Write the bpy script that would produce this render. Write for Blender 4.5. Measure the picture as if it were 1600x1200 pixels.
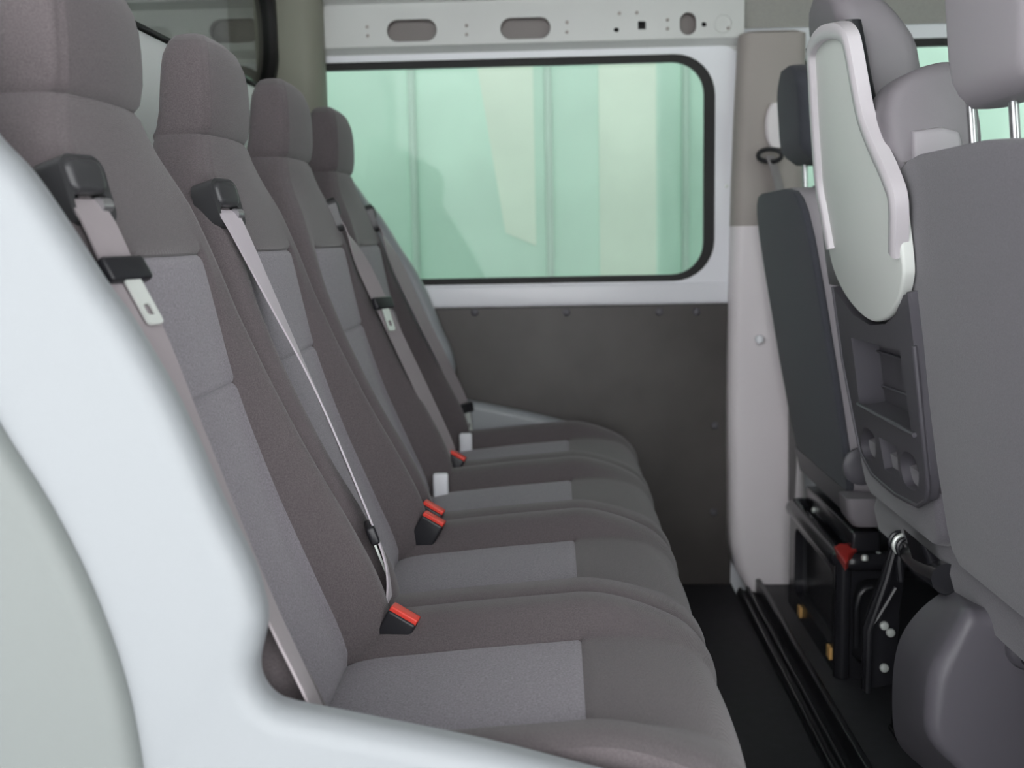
import bpy, bmesh, math, random
from mathutils import Vector, Matrix
from mathutils.geometry import tessellate_polygon
random.seed(7)
for o in list(bpy.data.objects): bpy.data.objects.remove(o)
S = bpy.context.scene
COL = S.collection
PI = math.pi
# ------------------------------------------------------------------ camera, world, light, exposure
F = 1700.0; VPX, VPY = 868.0, 368.0; ROLL = math.radians(0.8); EYE = Vector((0, 0, .96))
_y = Vector((VPX-800, 600-VPY, F)).normalized()
_u = Vector((-math.sin(ROLL), math.cos(ROLL), 0)); _z = (_u-_y*_u.dot(_y)).normalized()
_x = _y.cross(_z)
if _x[0] < 0: _x = -_x
CR = Vector((_x[0], _y[0], _z[0])); CU = Vector((_x[1], _y[1], _z[1])); CF = Vector((_x[2], _y[2], _z[2]))
cam = bpy.data.cameras.new('camera'); camo = bpy.data.objects.new('camera', cam); COL.objects.link(camo)
cam.sensor_width = 36; cam.lens = F/1600*36; cam.clip_start = .02
camo.matrix_world = Matrix(((CR.x, CU.x, -CF.x, EYE.x), (CR.y, CU.y, -CF.y, EYE.y), (CR.z, CU.z, -CF.z, EYE.z), (0, 0, 0, 1)))
cam.dof.use_dof = True; cam.dof.focus_distance = 1.5; cam.dof.aperture_fstop = 4.5
S.camera = camo
W = bpy.data.worlds.new('sky'); S.world = W; W.use_nodes = True
W.node_tree.nodes['Background'].inputs[0].default_value = (.96, .98, 1, 1)      # even overcast sky
W.node_tree.nodes['Background'].inputs[1].default_value = .65
sun = bpy.data.lights.new('sun', 'SUN'); sun.energy = 22; sun.angle = math.radians(3); sun.color = (.97, .98, 1)
suno = bpy.data.objects.new('sun', sun); COL.objects.link(suno); suno.location = (0, 6, 9); suno.rotation_euler = (math.radians(-42), 0, math.radians(8))   # from beyond the green wall, over the van roof
vs = S.view_settings
vs.view_transform = 'Standard'; vs.look = 'None'; vs.gamma = 1; vs.use_curve_mapping = False; vs.exposure = -0.32

def pix(px, py, X=None, Y=None, Z=None, plane=None):
    """a photo pixel's ray met with a plane of the place"""
    d = (px-800)*CR+(600-py)*CU+F*CF
    if plane: n, k = plane
    elif X is not None: n, k = Vector((1, 0, 0)), X
    elif Y is not None: n, k = Vector((0, 1, 0)), Y
    else: n, k = Vector((0, 0, 1)), Z
    return EYE+d*((k-n.dot(EYE))/n.dot(d))
# ------------------------------------------------------------------ materials
def srgb(r, g, b):
    f = lambda c: c/12.92 if c <= .04045 else ((c+.055)/1.055)**2.4
    return (f(r/255), f(g/255), f(b/255), 1)
def mat(name, c, rough=.5, metal=0, var=0, scale=30, bump=0, bscale=300, spec=.5, coat=0, sheen=0, weave=0):
    m = bpy.data.materials.new(name); m.use_nodes = True; nt = m.node_tree; b = nt.nodes['Principled BSDF']
    c = srgb(*c); b.inputs['Base Color'].default_value = c; b.inputs['Roughness'].default_value = rough
    b.inputs['Metallic'].default_value = metal; b.inputs['Specular IOR Level'].default_value = spec
    b.inputs['Coat Weight'].default_value = coat; b.inputs['Sheen Weight'].default_value = sheen; b.inputs['Sheen Roughness'].default_value = .5
    tc = nt.nodes.new('ShaderNodeTexCoord')
    if var or weave:
        n = nt.nodes.new('ShaderNodeTexNoise'); n.inputs['Scale'].default_value = scale; n.inputs['Detail'].default_value = 3
        nt.links.new(tc.outputs['Object'], n.inputs['Vector'])
        mx = nt.nodes.new('ShaderNodeMix'); mx.data_type = 'RGBA'
        mx.inputs[6].default_value = [x*(1-var) for x in c[:3]]+[1]; mx.inputs[7].default_value = [min(1, x*(1+var)) for x in c[:3]]+[1]
        cr = nt.nodes.new('ShaderNodeMapRange'); cr.inputs[1].default_value = .3; cr.inputs[2].default_value = .7
        nt.links.new(n.outputs['Fac'], cr.inputs[0]); nt.links.new(cr.outputs[0], mx.inputs[0]); nt.links.new(mx.outputs[2], b.inputs['Base Color'])
    if bump:
        n2 = nt.nodes.new('ShaderNodeTexNoise'); n2.inputs['Scale'].default_value = bscale; n2.inputs['Detail'].default_value = 2
        nt.links.new(tc.outputs['Object'], n2.inputs['Vector']); h = n2.outputs['Fac']
        if weave:
            mp = nt.nodes.new('ShaderNodeMapping'); mp.inputs['Rotation'].default_value = (.9, .5, .7); nt.links.new(tc.outputs['Object'], mp.inputs[0])
            w = nt.nodes.new('ShaderNodeTexWave'); w.inputs['Scale'].default_value = weave; w.inputs['Distortion'].default_value = 1.5
            nt.links.new(mp.outputs[0], w.inputs['Vector'])
            ad = nt.nodes.new('ShaderNodeMath'); nt.links.new(h, ad.inputs[0]); nt.links.new(w.outputs['Fac'], ad.inputs[1]); h = ad.outputs[0]
        bp = nt.nodes.new('ShaderNodeBump'); bp.inputs['Strength'].default_value = bump; bp.inputs['Distance'].default_value = .001
        nt.links.new(h, bp.inputs['Height']); nt.links.new(bp.outputs[0], b.inputs['Normal'])
    return m
def glassmat(name, tint, refl=.03):
    m = bpy.data.materials.new(name); m.use_nodes = True; nt = m.node_tree; nt.nodes.remove(nt.nodes['Principled BSDF'])
    t = nt.nodes.new('ShaderNodeBsdfTransparent'); t.inputs[0].default_value = tint+(1,)
    g = nt.nodes.new('ShaderNodeBsdfGlossy'); g.inputs['Roughness'].default_value = .03
    lw = nt.nodes.new('ShaderNodeLayerWeight'); pw_ = nt.nodes.new('ShaderNodeMath'); pw_.operation = 'POWER'; pw_.inputs[1].default_value = 5
    nt.links.new(lw.outputs['Facing'], pw_.inputs[0]); fr = nt.nodes.new('ShaderNodeMath'); fr.operation = 'MULTIPLY_ADD'; fr.inputs[1].default_value = .8; fr.inputs[2].default_value = refl*.5
    nt.links.new(pw_.outputs[0], fr.inputs[0])
    mx = nt.nodes.new('ShaderNodeMixShader'); nt.links.new(fr.outputs[0], mx.inputs[0]); nt.links.new(t.outputs[0], mx.inputs[1]); nt.links.new(g.outputs[0], mx.inputs[2])
    nt.links.new(mx.outputs[0], nt.nodes['Material Output'].inputs[0]); return m
M = dict(
    fabric=mat('dark_fabric', (97, 90, 92), .92, var=.22, scale=560, bump=.4, bscale=900, weave=330, spec=.2, sheen=.25),
    insert=mat('melange_fabric', (136, 131, 138), .95, var=.27, scale=460, bump=.5, bscale=1100, spec=.15, sheen=.25),
    backfab=mat('seatback_felt', (112, 109, 115), .95, var=.12, scale=500, bump=.4, bscale=700, spec=.15, sheen=.25),
    drvfab=mat('driver_felt', (76, 77, 84), .95, var=.1, scale=500, bump=.3, bscale=700, spec=.15, sheen=.1),
    headvinyl=mat('pale_grey_vinyl', (165, 160, 165), .55, bump=.15, bscale=900, spec=.4),
    vinyl=mat('grey_vinyl', (128, 123, 128), .55, bump=.15, bscale=900, spec=.4),
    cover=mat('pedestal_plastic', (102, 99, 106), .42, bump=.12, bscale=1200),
    plastic=mat('dark_plastic', (86, 84, 90), .42, bump=.12, bscale=1200),
    black=mat('black_plastic', (36, 36, 40), .35),
    gloss=mat('black_painted_steel', (40, 40, 44), .22),
    rubber=mat('floor_rubber', (42, 41, 46), .6, var=.15, scale=40, bump=.3, bscale=500),
    seal=mat('window_rubber', (22, 21, 21), .6),
    partw=mat('partition_white', (248, 250, 250), .4),
    bounce_white=mat('bounce_render', (232, 232, 232), .9, var=.04, scale=5),
    white=mat('white_paint', (244, 245, 250), .3, spec=.5),
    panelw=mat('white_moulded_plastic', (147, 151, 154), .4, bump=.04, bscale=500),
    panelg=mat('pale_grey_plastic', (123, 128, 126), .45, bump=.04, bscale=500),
    rail=mat('rail_paint', (216, 217, 215), .3, var=.05, scale=3),
    outlet=mat('outlet_plastic', (60, 60, 62), .3),
    pan=mat('pressed_pan', (132, 124, 122), .4),
    cpil=mat('olive_grey_trim', (140, 140, 127), .6, bump=.05, bscale=500),
    bpil=mat('pillar_taupe', (168, 160, 155), .6, bump=.05, bscale=500),
    taupe=mat('taupe_plastic', (176, 169, 164), .6, bump=.05, bscale=500),
    lilac=mat('light_grey_plastic', (238, 231, 234), .45, bump=.03, bscale=500),
    liner=mat('headliner', (160, 158, 153), .9, var=.06, scale=200),
    board=mat('hardboard', (80, 76, 74), .5, var=.15, scale=6, bump=.1, bscale=200),
    tray=mat('tray_grey', (228, 232, 227), .5, bump=.05, bscale=800),
    trayrim=mat('tray_rim', (208, 203, 207), .35),
    belt=mat('belt_webbing', (190, 182, 189), .7, bump=.4, bscale=800, sheen=.2),
    beltshade=mat('shaded_belt_webbing', (150, 142, 145), .7, bump=.4, bscale=800, sheen=.2),  # same webbing as the belt above, shade put into the colour
    metal=mat('zinc_metal', (226, 231, 226), .3, metal=.3),
    red=mat('red_button', (232, 72, 60), .35),
    redpaint=mat('red_handle', (196, 52, 48), .4),
    orange=mat('orange_label', (226, 178, 110), .5),
    post=mat('headrest_chrome', (190, 190, 192), .25, metal=.8),
    green=mat('green_cladding', (208, 236, 222), .5, var=.08, scale=2),
    pale=mat('pale_reflection', (230, 240, 226), .5, var=.06, scale=3),
    seam=mat('cladding_seam', (196, 216, 206), .5),
    asphalt=mat('asphalt', (168, 168, 168), .9, var=.15, scale=60),
    glass=glassmat('green_tinted_glass', (.94, .99, .955)),
    cabglass=glassmat('grey_tinted_glass', (.62, .63, .62)),
)
lg = M['fillglow'] = mat('fill_diffuser', (245, 245, 240), .4); _b = lg.node_tree.nodes['Principled BSDF']
_b.inputs['Emission Color'].default_value = (.95, .98, 1, 1); _b.inputs['Emission Strength'].default_value = 6
# ------------------------------------------------------------------ helpers
def tag(o, label=None, cat=None, group=None, kind=None):
    for k, v in (('label', label), ('category', cat), ('group', group), ('kind', kind)):
        if v: o[k] = v
    return o
def obj(name, verts, faces, m, parent=None, smooth=40):
    me = bpy.data.meshes.new(name); me.from_pydata([tuple(v) for v in verts], [], faces); me.validate(); me.update()
    bm = bmesh.new(); bm.from_mesh(me); bmesh.ops.recalc_face_normals(bm, faces=bm.faces); bm.to_mesh(me); bm.free()
    return link(name, me, m, parent, smooth)
def link(name, me, m, parent=None, smooth=40):
    me.materials.append(M[m] if isinstance(m, str) else m)
    if smooth:
        me.polygons.foreach_set('use_smooth', [True]*len(me.polygons)); me.set_sharp_from_angle(angle=math.radians(smooth))
    o = bpy.data.objects.new(name, me); COL.objects.link(o)
    if parent: o.parent = parent; o.matrix_parent_inverse = Matrix.Translation(-parent.location) if parent.type == 'EMPTY' or parent.location.length else Matrix()
    return o
def empty(name, loc, label, cat, group=None):
    o = bpy.data.objects.new(name, None); COL.objects.link(o); o.location = loc; o.empty_display_size = .05
    return tag(o, label, cat, group)
def bmobj(name, bm, m, parent=None, smooth=40):
    bmesh.ops.recalc_face_normals(bm, faces=bm.faces)
    me = bpy.data.meshes.new(name); bm.to_mesh(me); bm.free(); return link(name, me, m, parent, smooth)
def box(name, lo, hi, m, parent=None, bev=.004, seg=3, frame=None):
    bm = bmesh.new(); bmesh.ops.create_cube(bm, size=1)
    lo = Vector(lo); hi = Vector(hi)
    for v in bm.verts: v.co = Vector([(lo[i]+hi[i])/2+v.co[i]*(hi[i]-lo[i]) for i in range(3)])
    if bev: bmesh.ops.bevel(bm, geom=bm.edges[:], offset=bev, segments=seg, profile=.5, affect='EDGES')
    if frame:
        for v in bm.verts: v.co = fr(frame, *v.co)
    return bmobj(name, bm, m, parent)
def fr(f, a, b, c):                      # frame: origin, A, B, N
    return f[0]+f[1]*a+f[2]*b+f[3]*c
def mkframe(o, A, B):
    A = Vector(A).normalized(); B = Vector(B); B = (B-A*B.dot(A)).normalized(); return (Vector(o), A, B, A.cross(B))
def catmull(pts, n=8, closed=False):
    pts = [Vector(p) for p in pts]; out = []; N = len(pts)
    for i in range(N if closed else N-1):
        p = [pts[(i+k) % N] if closed else pts[max(0, min(N-1, i+k))] for k in (-1, 0, 1, 2)]
        for j in range(n):
            t = j/n
            out.append(.5*((2*p[1])+(p[2]-p[0])*t+(2*p[0]-5*p[1]+4*p[2]-p[3])*t*t+(3*p[1]-p[0]-3*p[2]+p[3])*t**3))
    if not closed: out.append(pts[-1])
    return out
def interp(x, tab):
    if x <= tab[0][0]: return tab[0][1]
    for i in range(len(tab)-1):
        x0, y0 = tab[i]; x1, y1 = tab[i+1]
        if x <= x1:
            ym = tab[i-1] if i else None; yp = tab[i+2] if i+2 < len(tab) else None
            h = x1-x0; d = (y1-y0)/h
            m0 = d if ym is None else (y1-ym[1])/(x1-ym[0]); m1 = d if yp is None else (yp[1]-y0)/(yp[0]-x0)
            t = (x-x0)/h
            return y0*(2*t**3-3*t*t+1)+h*m0*(t**3-2*t*t+t)+y1*(-2*t**3+3*t*t)+h*m1*(t**3-t*t)
    return tab[-1][1]
def tube(name, pts, r, m, parent=None, n=10, cap=True, closed=False):
    pts = [Vector(p) for p in pts]; V = []; Fc = []; N = len(pts)
    t0 = (pts[1]-pts[0]).normalized(); ref = Vector((0, 0, 1)) if abs(t0.z) < .9 else Vector((1, 0, 0)); a = t0.cross(ref).normalized()
    for i, p in enumerate(pts):
        t = ((pts[(i+1) % N] if closed or i < N-1 else p)-(pts[i-1] if closed or i else p)).normalized()
        a = (a-t*a.dot(t)).normalized(); b = t.cross(a); rr = r[i] if isinstance(r, (list, tuple)) else r
        for k in range(n): V.append(p+(a*math.cos(2*PI*k/n)+b*math.sin(2*PI*k/n))*rr)
    for i in range(N if closed else N-1):
        for k in range(n): Fc.append((i*n+k, i*n+(k+1) % n, ((i+1) % N)*n+(k+1) % n, ((i+1) % N)*n+k))
    if cap and not closed: Fc += [tuple(range(n)), tuple(range((N-1)*n, N*n))]
    return obj(name, V, Fc, m, parent)
def ribbon(name, pts, wd, width, m, parent=None, th=.0012, n=10):
    P = catmull(pts, n); Wd = catmull(wd, n); V = []; Fc = []; N = len(P)
    for i in range(N):
        t = (P[min(N-1, i+1)]-P[max(0, i-1)]).normalized(); w = Wd[i]-t*Wd[i].dot(t); w.normalize(); nn = t.cross(w)
        for a, b in ((-.5, -1), (-.25, -1.5), (0, -1), (.25, -1.5), (.5, -1), (.5, 1), (.25, 1.5), (0, 1), (-.25, 1.5), (-.5, 1)): V.append(P[i]+w*(a*width)+nn*(b*th))
    for i in range(N-1):
        for k in range(10): Fc.append((i*10+k, i*10+(k+1) % 10, (i+1)*10+(k+1) % 10, (i+1)*10+k))
    Fc += [tuple(range(10)), tuple(range((N-1)*10, N*10))]
    return obj(name, V, Fc, m, parent)
def rrect(a0, a1, b0, b1, r, n=6):
    out = []
    for cx, cy, s in ((a1-r, b1-r, 0), (a0+r, b1-r, 1), (a0+r, b0+r, 2), (a1-r, b0+r, 3)):
        for k in range(n+1):
            th = PI/2*(s+k/n); out.append((cx+r*math.cos(th), cy+r*math.sin(th)))
    return out
def loop_grid(loops, capa=True, capb=True):
    V = [v for l in loops for v in l]; n = len(loops[0]); Fc = []
    for i in range(len(loops)-1):
        for k in range(n): Fc.append((i*n+k, i*n+(k+1) % n, (i+1)*n+(k+1) % n, (i+1)*n+k))
    if capa: Fc.append(tuple(range(n)))
    if capb: Fc.append(tuple(range((len(loops)-1)*n, len(loops)*n)))
    return V, Fc
def loft(name, secs, m, parent=None, n=6, smooth=40):
    """secs: (z, x0, x1, y0, y1, r) rounded-rectangle slices from bottom to top"""
    L = [[Vector((a, b, s[0])) for a, b in rrect(s[1], s[2], s[3], s[4], min(s[5], (s[2]-s[1])*.49, (s[4]-s[3])*.49), n)] for s in secs]
    V, Fc = loop_grid(L); return obj(name, V, Fc, m, parent, smooth)
def slab(name, f, outline, c0, c1, m, parent=None, bev=.0, seg=4, smooth=40):
    """an outline in the frame's plane given thickness c0..c1, outer rim rounded on the c1 side"""
    if sum(outline[i-1][0]*outline[i][1]-outline[i][0]*outline[i-1][1] for i in range(len(outline))) < 0: outline = outline[::-1]
    N = len(outline); P = [Vector((p[0], p[1])) for p in outline]; nr = []
    for i in range(N):
        d = (P[(i+1) % N]-P[i-1]).normalized(); nr.append(Vector((d.y, -d.x)))
    L = [[fr(f, p.x, p.y, c0) for p in P]]
    sgn = 1 if c1 > c0 else -1
    for k in range(seg+1 if bev else 1):
        th = PI/2*k/seg if bev else 0
        off = bev*(math.cos(th)-1); cc = c1-sgn*bev+sgn*bev*math.sin(th) if bev else c1
        L.append([fr(f, P[i].x+nr[i].x*off, P[i].y+nr[i].y*off, cc) for i in range(N)])
    V = [v for l in L for v in l]; Fc = []
    for i in range(len(L)-1):
        for k in range(N): Fc.append((i*N+k, i*N+(k+1) % N, (i+1)*N+(k+1) % N, (i+1)*N+k))
    for base in (0, (len(L)-1)*N):
        for t in tessellate_polygon([[Vector((p.x, p.y, 0)) for p in P]]): Fc.append(tuple(base+i for i in t))
    return obj(name, V, Fc, m, parent, smooth)
def holed(name, f, outline, holes, c0, c1, m, parent=None, floors=(), depth=.03, smooth=30):
    """plate c0 (back) to c1 (front) with real openings; floors lists the holes closed at 'depth' behind the front"""
    polys = [[Vector((p[0], p[1], 0)) for p in q] for q in [outline]+list(holes)]
    flat = [p for q in polys for p in q]; n = len(flat); tr = tessellate_polygon(polys)
    V = [fr(f, p.x, p.y, c1) for p in flat]+[fr(f, p.x, p.y, c0) for p in flat]; Fc = [tuple(t) for t in tr]+[tuple(n+i for i in t) for t in tr]; st = 0
    for q in polys:
        k = len(q)
        for i in range(k): Fc.append((st+i, st+(i+1) % k, n+st+(i+1) % k, n+st+i))
        st += k
    o = obj(name, V, Fc, m, parent, smooth)
    for i, (hm, hn) in dict(floors).items():
        q = holes[i]; k = len(q); sg = 1 if c1 > c0 else -1
        Vv = [fr(f, p[0], p[1], c0) for p in q]+[fr(f, p[0], p[1], c1-sg*depth) for p in q]
        Ff = [(a, (a+1) % k, k+(a+1) % k, k+a) for a in range(k)]+[tuple(range(k, 2*k))]
        obj(hn, Vv, Ff, hm, o if not parent else parent)
    return o
def disc(name, p, nrm, r, h, m, parent=None, n=16):
    nrm = Vector(nrm).normalized(); p = Vector(p)
    return tube(name, [p, p+nrm*h*.6, p+nrm*h*.9, p+nrm*h], [r, r, r*.85, r*.6], m, parent, n)
# ------------------------------------------------------------------ the setting
X, Y_, Z_ = Vector((1, 0, 0)), Vector((0, 1, 0)), Vector((0, 0, 1))
XZ = lambda Y: (Vector((0, Y, 0)), Vector((1, 0, 0)), Vector((0, 0, 1)), Vector((0, -1, 0)))   # N towards the camera side
YW = 2.93
def struct(o, label, cat): return tag(o, label, cat, kind='structure')
fl = box('floor', (-2.6, .93, -.06), (.47, 2.95, 0), 'rubber', bev=0); struct(fl, 'black rubber floor between the rear bench and the front seats', 'floor')
ff = box('floor_front', (.53, .93, -.06), (1.9, 2.95, .035), 'rubber', bev=.004); struct(ff, 'raised dark floor under the front seats', 'floor')
t = box('trim_1', (.47, .93, -.06), (.53, 2.83, .012), 'black', bev=.004); struct(t, 'ribbed black sill strip running across the van floor', 'trim')
for x0, x1, h in ((.472, .482, .022), (.492, .502, .026), (.516, .53, .05)): box('rib', (x0, .94, .0), (x1, 2.82, h), 'black', t, bev=.003)
win1 = rrect(-.70, .408, .845, 1.408, .095, 8); win2 = rrect(-1.9, -.75, .845, 1.408, .085, 8); win3 = rrect(.66, 1.6, .9, 1.43, .06, 8)
wl = holed('wall_left', XZ(YW), [(-2.6, -.06), (1.9, -.06), (1.9, 1.9), (-2.6, 1.9)], [win1, win2, win3], -.05, 0, 'white')
struct(wl, 'white painted side wall of the van around the large window', 'wall')
def offs(q, d):
    N = len(q); out = []
    for i in range(N):
        a = Vector(q[(i+1) % N])-Vector(q[i-1]); a.normalize(); out.append((q[i][0]+a.y*d, q[i][1]-a.x*d))
    return out
for nm, w, w0, g, lb in (('window_1', win1, (-.70, .408, .845, 1.408, .095), 'glass', 'large fixed side window with black rubber seal beyond the bench'), ('window_2', win2, (-1.9, -.75, .845, 1.408, .085), 'glass', 'load area side window seen behind the headrests'), ('window_3', win3, (.66, 1.6, .9, 1.43, .06), 'glass', 'front door window beyond the driver seat')):
    s_ = holed(nm, XZ(YW), offs(w, .012), [rrect(w0[0]-.0, w0[1]-.017, w0[2]+.006, w0[3]-.008, w0[4]-.012, 8)], -.005, .012, 'seal'); struct(s_, lb, 'window')
    slab('pane', XZ(YW+.025), offs(w, .002), 0, .005, g, s_)
sl = box('trim_2', (-.70, YW-.022, .772), (.468, YW, .832), 'white', bev=.01); struct(sl, 'white painted ledge under the large window', 'trim')
fr_ = holed('trim_3', XZ(YW), rrect(-.74, .478, .828, 1.436, .04), [offs(win1, .011)], 0, .016, 'white'); struct(fr_, 'white painted surround of the large window', 'trim')
disc('screw', pix(1135, 291, Y=YW-.016), (0, -1, 0), .005, .004, 'metal', fr_)
bd = box('wall_left_panel', (-.70, YW-.02, 0), (.467, YW, .772), 'board', bev=.004); struct(bd, 'dark hardboard lining panel below the window', 'wall panel')
for p in ((742, 488), (885, 488), (1030, 487), (1088, 487), (1117, 665), (1115, 800)): disc('screw', pix(*p, Y=YW-.02), (0, -1, 0), .010, .006, 'plastic', bd)
# roof side rail with pressed holes
YR = 2.885
def pxo(x0, y0, x1, y1, r=None):
    a = pix(x0, y1, Y=YR); b = pix(x1, y0, Y=YR); w, h = b.x-a.x, b.z-a.z
    return rrect(a.x, b.x, a.z, b.z, min(w, h)*.495 if r is None else r, 6)
holes = [pxo(605, 29, 682, 66), pxo(782, 26, 860, 62), pxo(1062, 19, 1088, 55), pxo(997, 33, 1009, 46, .001), pxo(959, 43, 967, 50), pxo(1096, 34, 1104, 42), pxo(328, 28, 406, 68)]
rl = holed('trim_4', XZ(YR), [(-1.9, 1.452), (.487, 1.452), (.487, 1.545), (-1.9, 1.545)], holes, -.004, 0, 'rail',
           floors={0: ('pan', 'hole_pan'), 1: ('pan', 'hole_pan'), 2: ('pan', 'hole_pan'), 3: ('seal', 'hole_pan'), 4: ('seal', 'hole_pan'), 5: ('seal', 'hole_pan'), 6: ('pan', 'hole_pan')}, depth=.032)
struct(rl, 'pressed metal roof rail with oblong holes above the window', 'rail')
obj('rail_flange', [(-1.9, YR, 1.452), (.487, YR, 1.452), (.487, YW-.012, 1.435), (-1.9, YW-.012, 1.435), (-1.9, YW-.012, 1.424), (.487, YW-.012, 1.424)], [(0, 1, 2, 3), (3, 2, 5, 4)], 'rail', rl)
for p in ((574, 42), (575, 56), (729, 40), (729, 54), (886, 35), (886, 50), (968, 21), (995, 20), (1043, 31), (1043, 45), (1138, 44)): disc('rivet', pix(*p, Y=YR), (0, -1, 0), .0045, .003, 'taupe', rl, 10)
tube('stamped_ring', [pix(1130, 37, Y=YR)+Vector((.022*math.cos(a), 0, .022*math.sin(a))) for a in [2*PI*k/24 for k in range(24)]], .0022, 'rail', rl, 6, closed=True)
obj('rail_top', [(-1.9, YR, 1.545), (.487, YR, 1.545), (.487, YR+.02, 1.548), (-1.9, YR+.02, 1.548), (-1.9, YR+.02, 1.562), (.487, YR+.02, 1.562), (.487, YR-.02, 1.575), (-1.9, YR-.02, 1.575), (-1.9, YR-.1, 1.74), (.487, YR-.1, 1.74)],
    [(0, 1, 2, 3), (3, 2, 5, 4), (4, 5, 6, 7), (7, 6, 9, 8)], 'rail', rl)
cl = box('ceiling', (-2.6, .93, 1.86), (1.9, 2.98, 1.9), 'liner', bev=0); struct(cl, 'pale headliner over the seats', 'ceiling')
for x, y in ((-.25, 1.75), (.75, 1.95)):  # out of view, added to brighten the interior
    lm = empty('fill_lamp', (x, y, 1.86), 'unseen fill lamp added under the crew cab roof' if x < 0 else 'unseen fill lamp added over the front seats', 'lamp')
    box('housing', (x-.16, y-.035, 1.838), (x+.16, y+.035, 1.86), 'panelw', lm, bev=.006)
    box('diffuser', (x-.145, y-.025, 1.832), (x+.145, y+.025, 1.840), 'fillglow', lm, bev=.002)
# headliner side above the cab door
hl = obj('trim_5', [(.487, YW-.012, 1.478), (1.9, YW-.012, 1.478), (1.9, YW-.03, 1.60), (.487, YW-.03, 1.60), (1.9, YW-.2, 1.86), (.487, YW-.2, 1.86)], [(0, 1, 2, 3), (3, 2, 4, 5)], 'liner'); struct(hl, 'beige headliner edge above the cab door', 'trim')
# B pillar beyond the driver seat
def px_edge(tab, z): return interp(z, tab)
lo_x = [(0, .505), (.05, .475), (.12, .455), (.3, .452), (.5, .45), (.8, .453), (1.2, .462), (1.47, .474)]
secs = []
for i in range(25):
    z = .015+(1.455-.015)*i/24
    secs.append((z, px_edge(lo_x, z), .64+.03*max(0, 1-z/.5), 2.85-.05*max(0, 1-z/.6)**1.5, 2.93, .03))
pl = empty('trim_6', (.53, 2.89, 0), 'light grey pillar trim beside the driver seat, flared at its foot', 'pillar'); tag(pl, kind='structure')
k_ = 16
loft('lower_cover', secs[:k_+1], 'lilac', pl); loft('upper_cover', secs[k_:]+[(1.463, .49, .63, 2.87, 2.93, .03)], 'bpil', pl)
slab('raised_pad', XZ(2.855), rrect(.545, .575, 1.30, 1.40, .0149), 0, .004, 'bpil', pl, bev=.003)
ad = empty('belt_adjuster', pix(1207, 200, Y=2.85), 'pale plastic belt height adjuster on the far pillar', 'belt adjuster')
c = pix(1207, 197, Y=2.855)
loft('adjuster_body', [(c.z-.055+.11*k/6, c.x-.022*math.sqrt(max(.05, 1-((k-3)/3.2)**2)), c.x+.03, 2.83, 2.856, .012) for k in range(7)], 'lilac', ad)
c = pix(1203, 243, Y=2.82)
tube('guide_loop', [c+Vector((.03*math.cos(a), .006*math.sin(a), .016*math.sin(a))) for a in [2*PI*k/16 for k in range(16)]], .006, 'black', ad, 8, closed=True)
ribbon('webbing', [c, c+Vector((.03, -.005, -.12)), c+Vector((.06, 0, -.45)), c+Vector((.07, .0, -.9))], [(.6, .8, 0)]*4, .046, 'beltshade', ad)
disc('trim_clip', pix(1187, 530, Y=2.84), (-.3, -1, 0), .012, .012, 'white', pl)
# C pillar at the far end of the partition
cp = loft('trim_7', [(z, -.76, -.588, 2.80, 2.93, .05) for z in [i*1.86/12 for i in range(13)]], 'cpil'); struct(cp, 'grey green corner pillar between the partition and the large window', 'pillar')
# partition behind the bench
YZ = (Vector((-.70, 0, 0)), Vector((0, 1, 0)), Vector((0, 0, 1)), Vector((1, 0, 0)))
pw = rrect(1.10, 2.80, 1.318, 1.63, .15, 10)
pt = holed('wall_back', YZ, [(.95, 0), (2.88, 0), (2.88, 1.86), (.95, 1.86)], [pw], -.03, 0, 'partw'); struct(pt, 'white partition with a glazed opening behind the rear bench', 'partition')
pn = holed('window_4', YZ, rrect(1.09, 2.812, 1.3215, 1.64, .15, 10), [rrect(1.11, 2.784, 1.326, 1.614, .135, 10)], -.035, .010, 'seal'); struct(pn, 'partition window with rounded black rubber seal', 'window')
slab('pane', YZ, offs(pw, .0), -.012, -.007, 'cabglass', pn)
# closed cab: bulkhead with windscreen, near passenger door with its window
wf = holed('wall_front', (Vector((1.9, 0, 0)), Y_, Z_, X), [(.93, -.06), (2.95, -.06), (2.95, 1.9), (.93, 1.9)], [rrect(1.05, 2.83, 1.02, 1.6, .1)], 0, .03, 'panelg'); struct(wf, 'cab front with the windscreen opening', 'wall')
slab('pane', (Vector((1.91, 0, 0)), Y_, Z_, X), rrect(1.04, 2.84, 1.01, 1.61, .1), 0, .005, 'glass', wf)
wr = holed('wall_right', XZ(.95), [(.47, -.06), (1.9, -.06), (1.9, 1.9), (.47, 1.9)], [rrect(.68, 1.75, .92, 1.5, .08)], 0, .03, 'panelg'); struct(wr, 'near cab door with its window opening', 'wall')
slab('pane', XZ(.94), rrect(.67, 1.76, .91, 1.51, .08), 0, .005, 'glass', wr)
wq = holed('wall_right_rear', XZ(.95), [(-2.6, -.06), (-.74, -.06), (-.74, 1.9), (-2.6, 1.9)], [rrect(-2.4, -.95, .85, 1.5, .08)], 0, .03, 'panelg'); struct(wq, 'near side wall of the load area with a window opening', 'wall')
slab('pane', XZ(.94), rrect(-2.41, -.94, .84, 1.51, .08), 0, .005, 'glass', wq)
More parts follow.
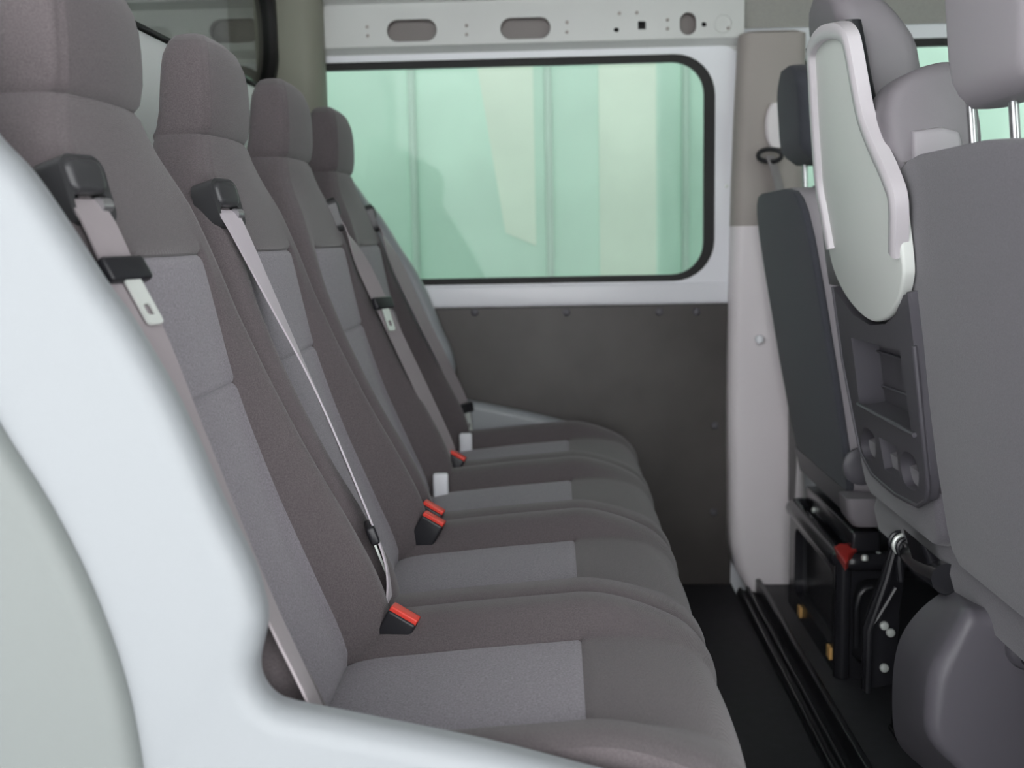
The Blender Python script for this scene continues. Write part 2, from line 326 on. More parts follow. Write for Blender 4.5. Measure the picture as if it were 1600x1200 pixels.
# ground and the cladding outside
g = box('ground', (-9, -6, -.66), (9, 4.75, -.6), 'asphalt', bev=0); struct(g, 'grey paved ground the van stands on', 'ground')
YO = 4.6
fc = struct(box('bounce_wall', (-8, -4.3, -.6), (8, -4.1, 5.5), 'bounce_white', bev=0), 'unseen white building front added to light the van interior', 'wall')  # out of view, added to throw sunlight back into the van
base = struct(box('wall_outside', (-6, YO+.012, -.6), (6, YO+.1, 4.2), 'green', bev=0), 'green clad wall standing outside the van windows', 'wall')
xs = [pix(p, 270, Y=YO).x for p in (648, 858, 1072)]; st = (xs[2]-xs[0])/2
for k in range(-7, 8):
    x0 = xs[1]+k*st
    box('cladding_panel', (x0+.006, YO-.004, -.58), (x0+st-.006, YO+.012, 4.18), 'green', base, bev=.003)
    tube('cladding_seam', [(x0, YO-.01, -.58), (x0, YO-.01, 4.18)], .016, 'seam', base, 8)
a = pix(936, 270, Y=YO); b = pix(1025, 270, Y=YO); box('painted_reflection', (a.x, YO-.012, -.58), (b.x, YO-.003, 4.18), 'pale', base, bev=.002)  # reflection in the window glass, put on the wall as colour
q = [pix(*p, Y=YO) for p in ((738, 60), (832, 60), (838, 384), (790, 364))]; slab('painted_reflection', XZ(YO-.004), [(p.x, p.z) for p in q], 0, .008, 'pale', base)  # slanting wedge, also a painted window reflection
# ------------------------------------------------------------------ rear seats
def cluster(a, b, n, seams, d=(.003, .008)):
    out = [a+(b-a)*i/n for i in range(n+1)]
    out = [x for x in out if all(abs(x-s) > d[-1]*1.3 for s in seams)]
    for s in seams: out += [s]+[s+k*x for x in d for k in (-1, 1)]
    return sorted(x for x in out if a-1e-6 <= x <= b+1e-6)
XC = [(.36, -.315), (.395, -.290), (.425, -.274), (.46, -.282), (.52, -.310), (.65, -.366), (.78, -.406), (.86, -.421), (.945, -.434), (1.03, -.458), (1.10, -.478), (1.112, -.480), (1.14, -.474), (1.2, -.474), (1.23, -.480), (1.25, -.492), (1.262, -.512)]
HW = [(.36, .19), (.42, .208), (.5, .217), (.7, .216), (.85, .207), (.95, .192), (1.0, .177), (1.05, .153), (1.09, .128), (1.112, .110), (1.14, .112), (1.19, .112), (1.22, .106), (1.242, .090), (1.256, .064), (1.262, .03)]
TH = [(.36, .09), (.6, .115), (.9, .12), (1.05, .10), (1.112, .088), (1.19, .080), (1.225, .072), (1.25, .052), (1.262, .022)]
BOL = [(.36, .02), (.42, .045), (.5, .068), (.58, .068), (.65, .060), (.8, .036), (.9, .014), (.96, .004), (1.06, 0)]
SEAM_R = (.785, .945, 1.112)
def smst(t): t = max(0, min(1, t)); return t*t*(3-2*t)
def back_surface():
    zs = cluster(.36, 1.262, 46, SEAM_R)+[]
    zs = sorted(set(zs+[1.245, 1.254, 1.259]))
    grid = []; 
    for z in zs:
        w = interp(z, HW); T = max(.015, interp(z, TH)); r = min(.03-.012*smst((z-1.08)/.05), w*.4, T*.4); x0 = interp(z, XC); bo = interp(z, BOL)
        si = min(.122+.022*smst((z-.42)/.3), (w-r)*.82)
        if z > .96: si = (w-r)*.82
        gh = .0045*math.exp(-((z-1.112)/.004)**2); w -= gh; x0 -= gh
        gi = .005*math.exp(-((z-.785)/.003)**2)+.005*math.exp(-((z-.945)/.003)**2)
        e = w-r; d1 = min(.004, si*.05); d2 = min(.010, si*.1)
        left = [-e+(e-si-d2)*k/6 for k in range(7)]+[-si-d1]
        mid = [-si, -si+d1, -si+d2]+[-si+d2+2*(si-d2)*k/10 for k in range(1, 10)]+[si-d2, si-d1, si]
        right = [-x for x in left[::-1]]
        S_ = left+mid+right; loop = []
        def xf(s):
            a = abs(s); x = x0+bo*smst((a-si*.85)/.07)-(.10+.9*smst((z-1.0)/.1))*s*s
            if z < .95: x -= .006*math.exp(-((a-si)/.0035)**2)
            if a < si+.002: x -= gi
            if z < .95 and a < si: x += .005*(1-(a/si)**2)
            return x
        for s in S_: loop.append((xf(s), s))
        xe = xf(e); xr = x0-T
        for k in range(1, 6):
            th = PI/2*k/5; gg = .004 if (k == 2 and z > .97) else 0
            loop.append((xe-r+(r-gg)*math.cos(th), e+(r-gg)*math.sin(th)))
        rb = min(r, max(.003, (xe-r-xr)*.45))
        loop += [(xe-r-(xe-r-xr-rb)*k/3, w) for k in (1, 2)]
        for k in range(0, 5):
            th = PI/2*k/4; loop.append((xr+rb-rb*math.sin(th), w-rb+rb*math.cos(th)))
        ctr = len(loop); loop.append((xr, 0))
        back = [(x, -s) for x, s in loop[len(S_):ctr]][::-1]
        loop += back; grid.append([(x, s, z) for x, s in loop])
    return zs, grid, len(left), len(left)+len(mid)-1, ctr
ZS, BG, J0, J1, JC = back_surface(); NL = len(BG[0])
def sub(rows, cols, wrap=False):
    V = []; Fc = []; nc = len(cols)
    for i in rows:
        for j in cols: V.append(BG[i][j % NL])
    for a in range(len(rows)-1):
        for b in range(nc if wrap else nc-1): Fc.append((a*nc+b, a*nc+(b+1) % nc, (a+1)*nc+(b+1) % nc, (a+1)*nc+b))
    return V, Fc
RI = [min(range(len(ZS)), key=lambda i: abs(ZS[i]-s)) for s in SEAM_R]; NR = len(ZS)
def meshof(name, V, Fc, m, smooth=60):
    me = bpy.data.meshes.new(name); me.from_pydata([tuple(v) for v in V], [], Fc)
    bm = bmesh.new(); bm.from_mesh(me); bmesh.ops.recalc_face_normals(bm, faces=bm.faces); bm.to_mesh(me); bm.free()
    me.materials.append(M[m]); me.polygons.foreach_set('use_smooth', [True]*len(me.polygons)); me.set_sharp_from_angle(angle=math.radians(smooth)); return me
parts = []
V, Fc = sub(range(RI[2], NR), range(NL), True); n_ = len(V); Fc += [tuple(range(n_-NL, n_)), tuple(range(NL))]; parts.append(('headrest', meshof('headrest', V, Fc, 'fabric')))
V, Fc = sub(range(RI[1], RI[2]+1), range(NL), True); Fc.append(tuple(range(NL))); parts.append(('shoulder_panel', meshof('shoulder_panel', V, Fc, 'fabric')))
V, Fc = sub(range(0, RI[1]+1), range(J1, JC+1)); parts.append(('side_bolster', meshof('side_bolster', V, Fc, 'fabric')))
V, Fc = sub(range(0, RI[1]+1), list(range(JC, NL))+list(range(0, J0+1))); parts.append(('side_bolster', meshof('side_bolster', V, Fc, 'fabric')))
V, Fc = sub(range(RI[0], RI[1]+1), range(J0, J1+1)); parts.append(('upper_insert', meshof('upper_insert', V, Fc, 'insert')))
V, Fc = sub(range(0, RI[0]+1), range(J0, J1+1)); parts.append(('lower_insert', meshof('lower_insert', V, Fc, 'insert')))
# cushion
HS = .2262; CI = .128; XI = .025
prof = catmull([(-.36, 0, .380), (-.31, 0, .395), (-.275, 0, .418), (-.24, 0, .428), (-.18, 0, .434), (-.1, 0, .442), (0, 0, .450), (.06, 0, .455), (.11, 0, .452), (.15, 0, .438), (.176, 0, .412), (.186, 0, .38), (.18, 0, .345), (.165, 0, .315), (.13, 0, .30)], 6)
def cushion():
    rows = [p for p in prof if p.x < XI-.010 or p.z < .4 and p.x > .1 or p.x > XI+.010]
    # exact rows round the front seam of the insert
    ins = [Vector((XI+d, 0, interp(XI+d, [(-.1, .442), (0, .450), (.06, .455), (.11, .452)]))) for d in (-.008, -.003, 0, .003, .008)]
    k = max(i for i, p in enumerate(rows) if p.x < XI-.009 and p.z > .39 and i < len(rows)//2+8)
    rows = rows[:k+1]+ins+rows[k+1:]; ri = k+3
    cs = cluster(-HS, HS, 30, (-CI, CI)); c0 = cs.index(-CI); c1 = cs.index(CI); G = []
    for i, p in enumerate(rows):
        t = (rows[min(len(rows)-1, i+1)]-rows[max(0, i-1)]).normalized(); nn = Vector((-t.z, 0, t.x))
        if nn.z < 0 and p.x < .1: nn = -nn
        fade = 1-.65*smst((p.x-.02)/.13) if p.z > .36 else .3
        row = []
        for s in cs:
            a = abs(s); h = .034*fade*smst((a-CI*.92)/.065)
            h -= .006*math.exp(-((HS-a)/.008)**2)
            if i <= ri: h -= .005*math.exp(-((a-CI)/.003)**2)*(1 if i < ri-1 else .5)
            if a < CI+.003: h -= .005*math.exp(-((p.x-XI)/.003)**2) if p.z > .42 else 0
            if a < CI and i <= ri: h += .004*(1-(a/CI)**2)
            q = p+nn*h; q.x += .014*smst((p.x-.05)/.1)*(1-(s/HS)**2)
            row.append((q.x, s, q.z))
        G.append(row)
    return G, ri, c0, c1
CG, CRI, CC0, CC1 = cushion()
V = []; Fc = []; NCc = len(CG[0])
for row in CG: V += row
for i in range(len(CG)-1):
    for j in range(NCc-1):
        if not (i < CRI and CC0 <= j < CC1): Fc.append((i*NCc+j, i*NCc+j+1, (i+1)*NCc+j+1, (i+1)*NCc+j))
for j in (0, NCc-1):                                 # side cheeks
    b0 = len(V); V += [(CG[i][j][0], CG[i][j][1], min(.30, CG[i][j][2])) for i in range(len(CG))]
    for i in range(len(CG)-1): Fc.append((i*NCc+j, (i+1)*NCc+j, b0+i+1, b0+i))
parts.append(('cushion', meshof('cushion', V, Fc, 'fabric', 55)))
V = [p for i in range(CRI+1) for p in CG[i][CC0:CC1+1]]; nc = CC1-CC0+1
parts.append(('cushion_insert', meshof('cushion_insert', V, [(i*nc+j, i*nc+j+1, (i+1)*nc+j+1, (i+1)*nc+j) for i in range(CRI) for j in range(nc-1)], 'insert')))
SY = [1.2, 1.6535, 2.107, 2.5605]
SLAB = ['rear seat nearest the camera, grey fabric, beside the white foreground panel', 'second rear seat from the camera, with the pale belt crossing its shoulder',
        'third rear seat from the camera, grey fabric with two toned inserts', 'farthest rear seat, against the dark panel under the window']
def local(name, builder): pass
seats = []; OUT = []
for i, yc in enumerate(SY):
    e = empty('rear_seat', (0, yc, 0), SLAB[i], 'seat', 'rear bench seats')
    for nm, me in parts:
        o = bpy.data.objects.new(nm, me); COL.objects.link(o); o.parent = e
    box('base', (-.40, yc-.20, 0), (.12, yc+.20, .299), 'black', e, bev=.01)
    # belt outlet set into the shoulder
    sd = -1 if i < 2 else 1
    y = yc+sd*.150; z = 1.01
    f = mkframe((interp(z, XC)-.010, y, z), (-sd*.3, 1, 0), (-.27, 0, .96)); OUT.append(f)
    holed('belt_outlet', f, rrect(-.030, .032, -.036, .034, .016), [rrect(-.023, .025, -.027, -.004, .009)], -.02, .014, 'outlet', e, floors={0: ('black', 'outlet_well')}, depth=.009)
    slab('outlet_hood', f, rrect(-.024, .026, -.006, .030, .012), 0.010, .020, 'outlet', e, bev=.008)
    tube('belt_roller', [fr(f, .010, -.016, .012), fr(f, .024, -.016, .012)], .008, 'post' if i < 2 else 'plastic', e, 12)
    seats.append(e)
    if i >= 2:      # pale hinge cover at the joint of cushion and backrest
        bx = pix(690 if i == 2 else 729, 748 if i == 2 else 684, Z=.462)
        box('hinge_cover', (bx.x-.018, bx.y-.010, bx.z-.05), (bx.x+.014, bx.y+.010, bx.z+.012), 'white', e, bev=.006)
# ------------------------------------------------------------------ belts and buckles
def belt(label, pts, wd, tongue_t, m, width=.046, foot=None, idx=0):
    e = empty('seat_belt', pts[0], label, 'seat belt', 'belts of the rear seats')
    ribbon('webbing', pts, wd, width, m, e)
    P = catmull(pts, 10); Wd = catmull(wd, 10); k = int(tongue_t*(len(P)-1)); t = (P[k+1]-P[k]).normalized(); w = Wd[k]
    f = mkframe(P[k], w, t)
    n = f[3] if f[3].y < 0 or f[3].x > 0 else -f[3]
    f = (f[0]+n*.004, f[1], f[2], n)
    box('tongue_grip', (-.03, -.012, -.006), (.03, .014, .007), 'black', e, bev=.004, frame=f)
    holed('tongue_plate', f, rrect(-.011, .011, .010, .062, .005), [rrect(-.006, .006, .040, .052, .003)], .001, .004, 'metal', e)
    return e
X, Y_, Z_ = Vector((1, 0, 0)), Vector((0, 1, 0)), Vector((0, 0, 1))
belt('seat belt beside the white foreground panel, latch plate hanging at mid height', [fr(OUT[0], -.004, -.010, .008), fr(OUT[0], -.004, -.034, .018), (-.418, 1.03, .94), (-.382, 1.008, .87), (-.340, .988, .78), (-.278, .984, .62), (-.230, .984, .5), (-.215, .984, .42)], [(.3, 1, 0), (.3, 1, 0), (.3, 1, 0), (.3, 1, 0), (.1, 1, 0), (-.1, 1, 0), (-.15, 1, 0), (-.15, 1, 0)], .31, 'beltshade')
belt('seat belt slanting across the second rear seat down to the nearest red buckle', [fr(OUT[1], -.004, -.010, .008), fr(OUT[1], -.004, -.034, .018), (-.392, 1.488, .88), (-.336, 1.474, .76), (-.28, 1.45, .63), (-.240, 1.432, .53), (-.235, 1.43, .47)], [(.3, 1, 0), (.25, 1, 0), (.0, 1, 0), (-.18, 1, -.2), (-.24, 1, -.2), (-.2, 1, 0), (0, 1, 0)], .78, 'belt')
belt('seat belt at the far shoulder of the third rear seat, latch plate at mid height', [fr(OUT[2], -.004, -.010, .008), fr(OUT[2], -.004, -.034, .018), (-.400, 2.272, .90), (-.345, 2.28, .77), (-.285, 2.31, .62), (-.24, 2.333, .50), (-.235, 2.335, .45)], [(-.3, 1, 0)]*2+[(.5, 1, 0)]*5, .44, 'beltshade')
belt('seat belt of the farthest rear seat, ending in a black anchor', [fr(OUT[3], -.004, -.010, .008), fr(OUT[3], -.004, -.034, .018), (-.400, 2.722, .90), (-.345, 2.735, .77), (-.285, 2.765, .63), (-.245, 2.782, .53), (-.235, 2.785, .46)], [(-.3, 1, 0)]*2+[(.5, 1, 0)]*5, .86, 'beltshade')
def buckle(p, label, tilt=(.45, 0, .9), sd=0):
    e = empty('belt_buckle', p, label, 'buckle', 'buckles of the rear seats')
    f = mkframe(p, (.75, -.1, -.42), tilt)
    f = (f[0], f[1], f[2], f[1].cross(f[2]))
    box('body', (-.021, -.06, -.013), (.021, .016, .013), 'black', e, bev=.004, frame=f)
    box('release_button', (-.020, .0135, -.0105), (.020, .022, .0105), 'red', e, bev=.002, frame=f)
    box('stalk', (-.010, -.14, -.005), (.010, -.055, .005), 'black', e, bev=.003, frame=f)
    return e
buckle(pix(623, 977, Z=.457), 'red topped belt buckle between the two nearest rear seats')
buckle(pix(671, 824, Z=.468), 'lower of the paired red buckles between the two middle rear seats')
buckle(pix(671, 806, Z=.472), 'upper of the paired red buckles between the two middle rear seats')
buckle(pix(709, 722, Z=.470), 'red topped belt buckle beside the farthest rear seat')
# ------------------------------------------------------------------ moulded panels at both ends of the bench
edge = [(-260, -130), (-120, 60), (-50, 150), (0, 215), (52, 271), (110, 355), (164, 439), (206, 497), (268, 602), (310, 690), (350, 783), (395, 874), (413, 930), (418, 962), (413, 997), (406, 1032), (411, 1060), (430, 1085), (462, 1098), (560, 1118), (756, 1158), (913, 1198), (1050, 1235), (1110, 1290)]
pts = [(p.x, p.z) for p in catmull([pix(*q, Y=.95) for q in edge], 5)]
near = pts
def side_panel(y0, y1, pp, label, bev):
    e = empty('side_panel', (-.4, (y0+y1)/2, 0), label, 'panel', 'moulded panels at the bench ends')
    ol = [p for p in pp if p[0] > -.695]; ol = ol+[(ol[-1][0], 0.0), (-.695, 0), (-.695, ol[0][1])]
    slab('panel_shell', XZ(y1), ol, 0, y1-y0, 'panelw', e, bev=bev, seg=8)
    return e
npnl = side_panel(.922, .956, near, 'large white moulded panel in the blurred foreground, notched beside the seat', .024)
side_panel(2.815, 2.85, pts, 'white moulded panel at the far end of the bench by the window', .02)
arc = [pix(*p, Y=.905) for p in ((-60, 590), (0, 690), (70, 800), (135, 930), (185, 1070), (212, 1200), (222, 1300))]
pp = [(p.x, p.z) for p in catmull(arc, 5)]
slab('jamb_step', XZ(.93), pp+[(-.7, pp[-1][1]), (-.7, pp[0][1])], 0, .028, 'panelg', npnl, bev=.02, seg=6)  # same paint as the panel; darker grey carries the shade of this face
# ------------------------------------------------------------------ front passenger bench
def BX(z): return .43+(1.3-z)*.18           # rear face of the reclined front seatbacks
PN = Vector((1, 0, .18)); PK = .43+.18*1.3
FB = mkframe((BX(.9), 1.84, .9), (0, -1, 0), (-.18, 0, 1))   # A towards the camera side, B up the back, N rearwards
if FB[3].x > 0: FB = (FB[0], FB[1], FB[2], -FB[3])
def onback(px, py, c=0):
    p = pix(px, py, plane=(PN, PK-c*PN.length)); d = p-FB[0]; return (d.dot(FB[1]), d.dot(FB[2]))
pb = empty('passenger_bench', (.62, 1.6, .035), 'grey double front passenger seat with a pale fold down tray on its back', 'seat')
def seatback(name, yc, tab, m, th, dy=None):
    """tab: (z, half width); thickness forward of the rear face"""
    secs = []
    for z, hw in tab:
        x = BX(z); secs.append((z, x, x+th(z), yc-hw, yc+hw, .028))
    return loft(name, secs, m, pb, n=6)
# near seat back
tabn = [(.475, .22), (.49, .242), (.52, .250), (.6, .252), (.8, .252), (.95, .25), (1.0, .246), (1.025, .236), (1.04, .218), (1.05, .18), (1.055, .13)]
seatback('backrest', 1.356, tabn, 'backfab', lambda z: .12 if z < 1.02 else .12-(z-1.02)*1.5)
tabm = [(.475, .19), (.49, .215), (.56, .222), (.8, .222), (.90, .218), (.95, .205), (1.02, .18), (1.10, .145), (1.18, .125), (1.25, .118), (1.29, .11), (1.315, .095), (1.33, .07), (1.337, .03)]
loft('middle_backrest', [(z, BX(z)+(.05 if z > .59 else 0), BX(z)+.12, 1.835-w, 1.835+w, .028) for z, w in ((.475, .19), (.49, .215), (.52, .222), (.56, .222), (.585, .222), (.597, .222), (.7, .222), (.8, .222), (.9, .218), (.935, .19))], 'backfab', pb)
tab2 = []
for k in range(30):
    z = .86+(1.335-.86)*k/29; tab2.append((z, interp(z, tabm)))
secs = [(z, BX(z)+.018*(1-smst((z-1.25)/.03)), BX(z)+.03+.085*min(1, math.sqrt(max(0, (1.345-z)/.10))), 1.835-w+.004, 1.835+w-.004, .03) for z, w in tab2]
loft('middle_headrest', secs, 'vinyl', pb)
secs = [(z, BX(z)-.002, BX(z)+.024, 1.835-w-.030, 1.835+w+.006, .010) for z, w in tab2 if z < 1.275]
loft('tray_backing', secs, 'black', pb)
# tray
L_ = [(1263, 80), (1265, 120), (1268, 180), (1272, 240), (1276, 290), (1284, 335), (1294, 390)]
B_ = [(1303, 425), (1318, 458), (1338, 485), (1360, 502), (1382, 499), (1400, 475), (1409, 442), (1410, 415)]
R_ = [(1404, 360), (1398, 318), (1385, 272), (1364, 225), (1347, 180), (1337, 130), (1327, 75), (1320, 52)]
T_ = [(1306, 40), (1284, 43), (1269, 58)]
tr = [onback(*p, c=.02) for p in L_+B_+R_+T_]
tro = [(p.x, p.y) for p in catmull([(a, b, 0) for a, b in tr], 4, True)]
trayo = slab('fold_tray', FB, tro, .003, .020, 'tray', pb, bev=.005)
rim = [onback(*p, c=.026) for p in [(1398, 403)]+R_[1:]+T_+L_]
rp = catmull([(a, b, 0) for a, b in rim], 4); Vr = []
N = len(rp); inn = []
for i in range(N):
    d = (rp[min(N-1, i+1)]-rp[max(0, i-1)]).normalized(); inn.append(Vector((-d.y, d.x, 0)))
cen = sum((p for p in rp), Vector())/N
if sum((cen-rp[i]).dot(inn[i]) for i in range(N)) < 0: inn = [-q for q in inn]
for i in range(N):
    p = rp[i]; q = p+inn[i]*.020
    Vr.append([fr(FB, *(p-inn[i]*.003).xy, .008), fr(FB, *(p-inn[i]*.003).xy, .026), fr(FB, *(p+inn[i]*.002).xy, .030), fr(FB, *(q-inn[i]*.003).xy, .030), fr(FB, *q.xy, .027), fr(FB, *q.xy, .008)])
V, Fc = loop_grid(Vr); obj('rim', V, Fc, 'trayrim', trayo, 50)
# storage module under the tray
mod = [onback(*p, c=.012) for p in ((1302, 447), (1306, 452))]
MO = [(1303, 448), (1318, 560), (1333, 640), (1346, 705), (1365, 742), (1400, 772), (1435, 790), (1449, 782), (1452, 760), (1440, 640), (1430, 540), (1420, 458)]
arc_ = [(1411, 462), (1402, 490), (1385, 506), (1362, 508), (1335, 492), (1314, 465)]
mo = [onback(*p, c=.012) for p in MO]+[onback(*p, c=.012) for p in arc_]
def hq(ps, sm=0): 
    h = [onback(*p, c=.012) for p in ps]
    return [(p.x, p.y) for p in catmull([(a, b, 0) for a, b in h], 5, True)] if sm else h
hs = [hq(((1332, 527), (1408, 548), (1426, 676), (1345, 634))), hq(((1352, 668), (1347, 690), (1352, 712), (1366, 720), (1370, 700), (1366, 678)), 1),
      hq(((1375, 682), (1402, 697), (1408, 748), (1384, 732))), hq(((1414, 705), (1409, 725), (1416, 755), (1432, 766), (1438, 745), (1430, 715)), 1)]
md = holed('storage_module', FB, mo, hs, -.004, .014, 'plastic', pb, floors={0: ('plastic', 'pocket'), 1: ('plastic', 'cup_recess'), 2: ('plastic', 'square_recess'), 3: ('plastic', 'cup_recess')}, depth=.045)
tube('module_edge', [fr(FB, *p, .013) for p in mo[:11]], .004, 'plastic', pb, 8)
lipq = [onback(*p, c=.018) for p in ((1340, 632), (1428, 680))]; tube('pocket_lip', [fr(FB, *p, .017) for p in lipq], .004, 'plastic', pb, 8)
for ya, yb in ((548, 566), (602, 622), (630, 655)):
    a = onback(1358+(ya-548)*.12, ya, c=-.02); b = onback(1412+(ya-548)*.12, yb, c=-.02); tube('pocket_rib', [fr(FB, *a, -.028), fr(FB, *b, -.028)], .0025, 'plastic', pb, 8)
a_ = [onback(*p, c=.004) for p in ((1421, 455), (1429, 455), (1438, 540), (1449, 640), (1460, 735), (1456, 760), (1447, 700))]
slab('module_flange', FB, a_, -.002, .010, 'plastic', pb, bev=.002)
# belt tower between the seats
ty = 1.575
twf = XZ(ty)
tw = [(p.x, p.z) for p in [pix(*q, Y=ty-.03) for q in ((1384, 190), (1387, 160), (1398, 135), (1420, 115), (1455, 99), (1500, 97), (1530, 150), (1540, 230), (1520, 300), (1420, 320), (1408, 278), (1396, 270))]]
tw = [(p.x, p.y) for p in catmull([(a, b, 0) for a, b in tw], 4, True)]
slab('belt_tower', XZ(ty+.055), tw, 0, .085, 'vinyl', pb, bev=.02, seg=6)
tw2 = [(p.x, p.z) for p in [pix(*q, Y=ty-.03) for q in ((1424, 205), (1470, 198), (1497, 205), (1503, 225), (1490, 250), (1425, 262))]]
slab('tower_base', XZ(ty+.01), tw2, 0, .048, 'headvinyl', pb, bev=.008)
# near headrest
hc = Vector((.515, 1.30, 1.10))
L = []
for k in range(15):
    t = k/14; z = 1.105+.21*t; th_ = .10*math.sqrt(max(.02, 1-((t-.45)/.62)**2)); hw = .13*min(1, .86+.5*t, 1.6-.75*t if t > .75 else 2)
    x = .490-.02*t; x1 = x+th_
    if k == 0: x += .022; x1 -= .005
    if k == 1: x += .005
    L.append((z, x, x1, 1.295-hw, 1.295+hw, .035))
hd = loft('headrest', L, 'headvinyl', pb)
for px_ in (1526, 1592):
    p = pix(px_, 200, X=.545); tube('headrest_post', [(p.x, p.y, 1.03), (p.x-.01, p.y, 1.13)], .006, 'post', pb, 10)
    disc('post_collar', (p.x, p.y, 1.035), (0, 0, 1), .016, .025, 'plastic', pb)
# cushions (seen only past the backs) and frame under the bench
loft('seat_cushion', [(.40, .60, 1.02, 1.12, 2.06, .05), (.44, .59, 1.04, 1.11, 2.07, .06), (.49, .60, 1.03, 1.12, 2.06, .06), (.51, .62, 1.0, 1.15, 2.03, .06)], 'backfab', pb)
box('frame_beam', (.63, 1.20, .36), (.72, 2.02, .44), 'gloss', pb, bev=.012)
# bracket: upright plate with flanges, pivot rings and bolts
f = XZ(1.93)
bp = [(p.x, p.z) for p in [pix(*q, Y=1.90) for q in ((1404, 835), (1425, 845), (1420, 900), (1412, 960), (1408, 1075), (1352, 1085), (1354, 985), (1384, 905))]]
slab('leg_bracket', XZ(1.93), bp, 0, .012, 'gloss', pb, bev=.003)
tube('bracket_flange', [pix(*q, Y=1.90) for q in ((1404, 838), (1386, 905), (1358, 985), (1355, 1082))], .006, 'gloss', pb, 8)
tube('bracket_flange', [pix(*q, Y=1.90) for q in ((1400, 918), (1372, 965), (1358, 982))], .005, 'gloss', pb, 8)
for q in ((1381, 977), (1391, 988), (1381, 1043)): disc('bolt', pix(*q, Y=1.915), (0, -1, 0), .008, .007, 'metal', pb)
for k in range(3):
    p = pix(1406+k*6, 846+k*5, Y=1.86-k*.012); tube('pivot_ring', [p+Vector((.017*math.cos(a), 0, .017*math.sin(a))) for a in [2*PI*j/16 for j in range(16)]], .004, 'metal' if k == 1 else 'gloss', pb, 8, closed=True)
tube('link_rod', [pix(*q, Y=1.84) for q in ((1408, 850), (1405, 880), (1408, 908))], .006, 'gloss', pb, 8)
tube('cross_tube', [pix(1418, 858, Y=1.88), pix(1452, 890, Y=1.72), pix(1480, 905, Y=1.62)], .024, 'gloss', pb, 12)
slab('lower_beam', XZ(1.75), [(p.x, p.z) for p in [pix(*q, Y=1.66) for q in ((1440, 850), (1475, 880), (1520, 925), (1545, 960), (1500, 960), (1455, 900))]], 0, .09, 'black', pb, bev=.01)
# moulded cover of the near seat pedestal
cn = [pix(*q, Y=1.47) for q in ((1514, 960), (1486, 1005), (1460, 1052), (1453, 1090), (1450, 1140), (1462, 1172), (1495, 1205), (1560, 1260), (1680, 1300), (1700, 1100), (1640, 1010), (1590, 975), (1572, 957), (1540, 958))]
cf = [pix(*q, Y=1.66) for q in ((1480, 920), (1440, 950), (1411, 988), (1398, 1030), (1394, 1090), (1399, 1150), (1425, 1185), (1470, 1215), (1560, 1240), (1600, 1080), (1570, 990), (1530, 950), (1510, 930), (1492, 920))]
cn = catmull(cn, 4, True); cf = catmull(cf, 4, True); cc = sum(cn, Vector())/len(cn); Lc = []
for k in range(7):
    th = PI/2*k/6; Lc.append([p+(cc-p).normalized()*.022*(1-math.sin(th))+Vector((0, .022*(1-math.cos(th)), 0)) for p in cn])
Lc += [[a.lerp(b, t)+Vector((0, .022*(1-t), 0)) for a, b in zip(cn, cf)] for t in (.25, .5, .75, 1)]
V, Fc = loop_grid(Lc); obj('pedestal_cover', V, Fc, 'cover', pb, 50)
disc('recliner_knob', pix(1602, 1010, Y=1.475), (0, -1, 0), .03, .02, 'plastic', pb, 20)
hk = empty('floor_hook', pix(1412, 1150, Z=.035), 'small glossy black anchor on the floor behind the passenger seat', 'anchor')
p = pix(1412, 1150, Z=.035)
tube('loop', [p+Vector(q) for q in ((-.01, .02, 0), (-.012, .01, .05), (.0, 0, .075), (.014, -.012, .05), (.018, -.02, 0))], .007, 'gloss', hk, 10)
box('foot', (p.x-.02, p.y-.035, .035), (p.x+.03, p.y+.03, .045), 'gloss', hk, bev=.003)
# ------------------------------------------------------------------ driver seat
ds = empty('driver_seat', (.68, 2.42, .035), 'dark driver seat in front of the far pillar', 'seat')
DY = 2.43
secs = []; secs2 = []
for z, hw in ((.42, .22), (.44, .245), (.5, .262), (.65, .27), (.85, .27), (.95, .262), (1.0, .245), (1.025, .222), (1.04, .19), (1.046, .14)):
    x = BX(z)-.0; secs.append((z, x, x+.016, DY-hw+.004, DY+hw-.004, .006)); secs2.append((z+.002, x+.008, x+.15-.03*(z > 1.03), DY-hw-.006, DY+hw+.006, .035))
loft('backrest', secs, 'drvfab', ds); loft('side_trim', secs2, 'headvinyl', ds)
L = []
for k in range(13):
    t = k/12; z = 1.105+.20*t; x = .512-.015*t+(.03 if k == 0 else .01 if k == 1 else 0); hw = .125*min(1, .85+.5*t, 1 if t < .7 else math.sqrt(max(.05, 1-((t-.7)/.34)**2)))
    L.append((z, x, x+.10*math.sqrt(max(.05, 1-((t-.45)/.62)**2)), DY-hw, DY+hw, .03))
loft('headrest', L, 'drvfab', ds)
for dy in (-.06, .06):
    tube('headrest_post', [(.56, DY+dy, 1.02), (.555, DY+dy, 1.13)], .006, 'post', ds, 10); disc('post_collar', (.56, DY+dy, 1.035), (0, 0, 1), .015, .02, 'plastic', ds)
disc('recliner_cap', pix(1346, 728, Y=2.145), (0, -1, 0), .038, .012, 'plastic', ds, 24)
loft('back_skirt', [(.352, .64, .82, DY-.2, DY+.24, .02), (.37, .60, .84, DY-.24, DY+.27, .02), (.43, .585, .80, DY-.24, DY+.265, .02)], 'plastic', ds)
c = pix(1345, 795, Y=2.17)
loft('hinge_cover', [(c.z-.03, c.x-.02, c.x+.06, 2.14, 2.2, .015), (c.z-.01, c.x-.035, c.x+.06, 2.13, 2.2, .015), (c.z+.03, c.x-.04, c.x+.06, 2.13, 2.2, .012)], 'vinyl', ds)
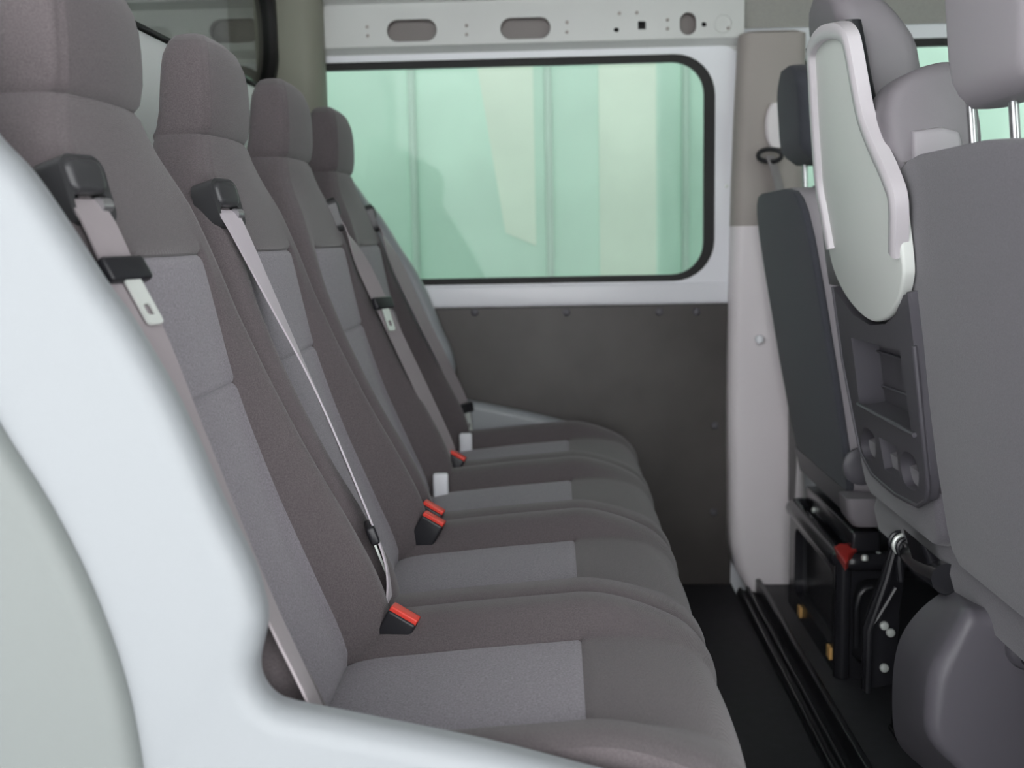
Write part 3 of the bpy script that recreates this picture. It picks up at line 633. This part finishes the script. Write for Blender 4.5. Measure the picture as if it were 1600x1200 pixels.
loft('cushion', [(.36, .66, 1.15, DY-.25, DY+.25, .05), (.42, .64, 1.17, DY-.26, DY+.26, .06), (.48, .66, 1.15, DY-.25, DY+.25, .06), (.50, .7, 1.1, DY-.2, DY+.2, .05)], 'drvfab', ds)
# ------------------------------------------------------------------ black box under the driver seat
bxo = empty('pedestal_box', (.7, 2.42, .035), 'black moulded box under the driver seat with orange labels', 'box')
x0, x1, y0, y1, zb, zt = .572, .86, 2.185, 2.66, .036, .285
fy = (Vector((x0, 0, 0)), Vector((0, -1, 0)), Vector((0, 0, 1)), Vector((-1, 0, 0)))
holed('rear_wall', fy, [(-y1, zb), (-y0, zb), (-y0, zt), (-y1, zt)], [rrect(-y1+.06, -y0-.05, zb+.05, zt-.035, .03)], -.02, 0, 'gloss', bxo, floors={0: ('black', 'rear_recess')}, depth=.03)
holed('side_wall', XZ(y0), [(x0, zb), (x1, zb), (x1, zt), (x0, zt)], [rrect(x0+.03, x1-.03, zb+.03, zt-.035, .03)], -.02, 0, 'gloss', bxo, floors={0: ('black', 'side_recess')}, depth=.03)
tube('corner_post', [(x0+.012, y0+.012, zb), (x0+.012, y0+.012, zt)], .018, 'gloss', bxo, 14)
rp_ = [(p[0], p[1], zt) for p in rrect(x0+.004, x1, y0+.004, y1, .03)]; tube('top_rim', rp_, .020, 'gloss', bxo, 12, closed=True)
box('inner_tray', (x0+.03, y0+.03, zt-.03), (x1-.02, y1-.02, zt-.005), 'black', bxo, bev=.004)
tube('side_handle', [pix(*q, Y=y0-.02) for q in ((1338, 1010), (1338, 950), (1343, 930), (1352, 920), (1364, 918))], .006, 'gloss', bxo, 8)
for q, hh in (((1250, 955), .02), ((1296, 1018), .022)):
    p = pix(*q, X=x0-.004); box('label_tag', (x0-.008, p.y-.014, p.z-hh*.6), (x0-.001, p.y+.012, p.z+hh*.6), 'orange', bxo, bev=.001)
h_ = empty('jack_handle', pix(1325, 870, Z=.30), 'flat red bent handle lying on the black box', 'handle')
q = [pix(*p, Z=.305) for p in ((1303, 856), (1312, 852), (1336, 852), (1339, 862), (1327, 868), (1325, 880), (1321, 884))]
slab('red_plate', (Vector((0, 0, .295)), X, Y_, Z_), [(p.x, p.y) for p in q], 0, .014, 'redpaint', h_, bev=.002)
for q in ((1347, 864), (1372, 870), (1351, 875)):
    disc('bolt_head', pix(*q, Z=.295), (0, 0, 1), .007, .01, 'metal', h_, 10)
p = pix(1262, 795, X=.60); box('slide_rail', (.60, 2.2, .30), (.66, 2.62, .345), 'gloss', bxo, bev=.006)
disc('rail_bolt', pix(1272, 797, X=.60), (-1, 0, 0), .007, .005, 'metal', bxo, 10)
bpy.context.view_layer.update()
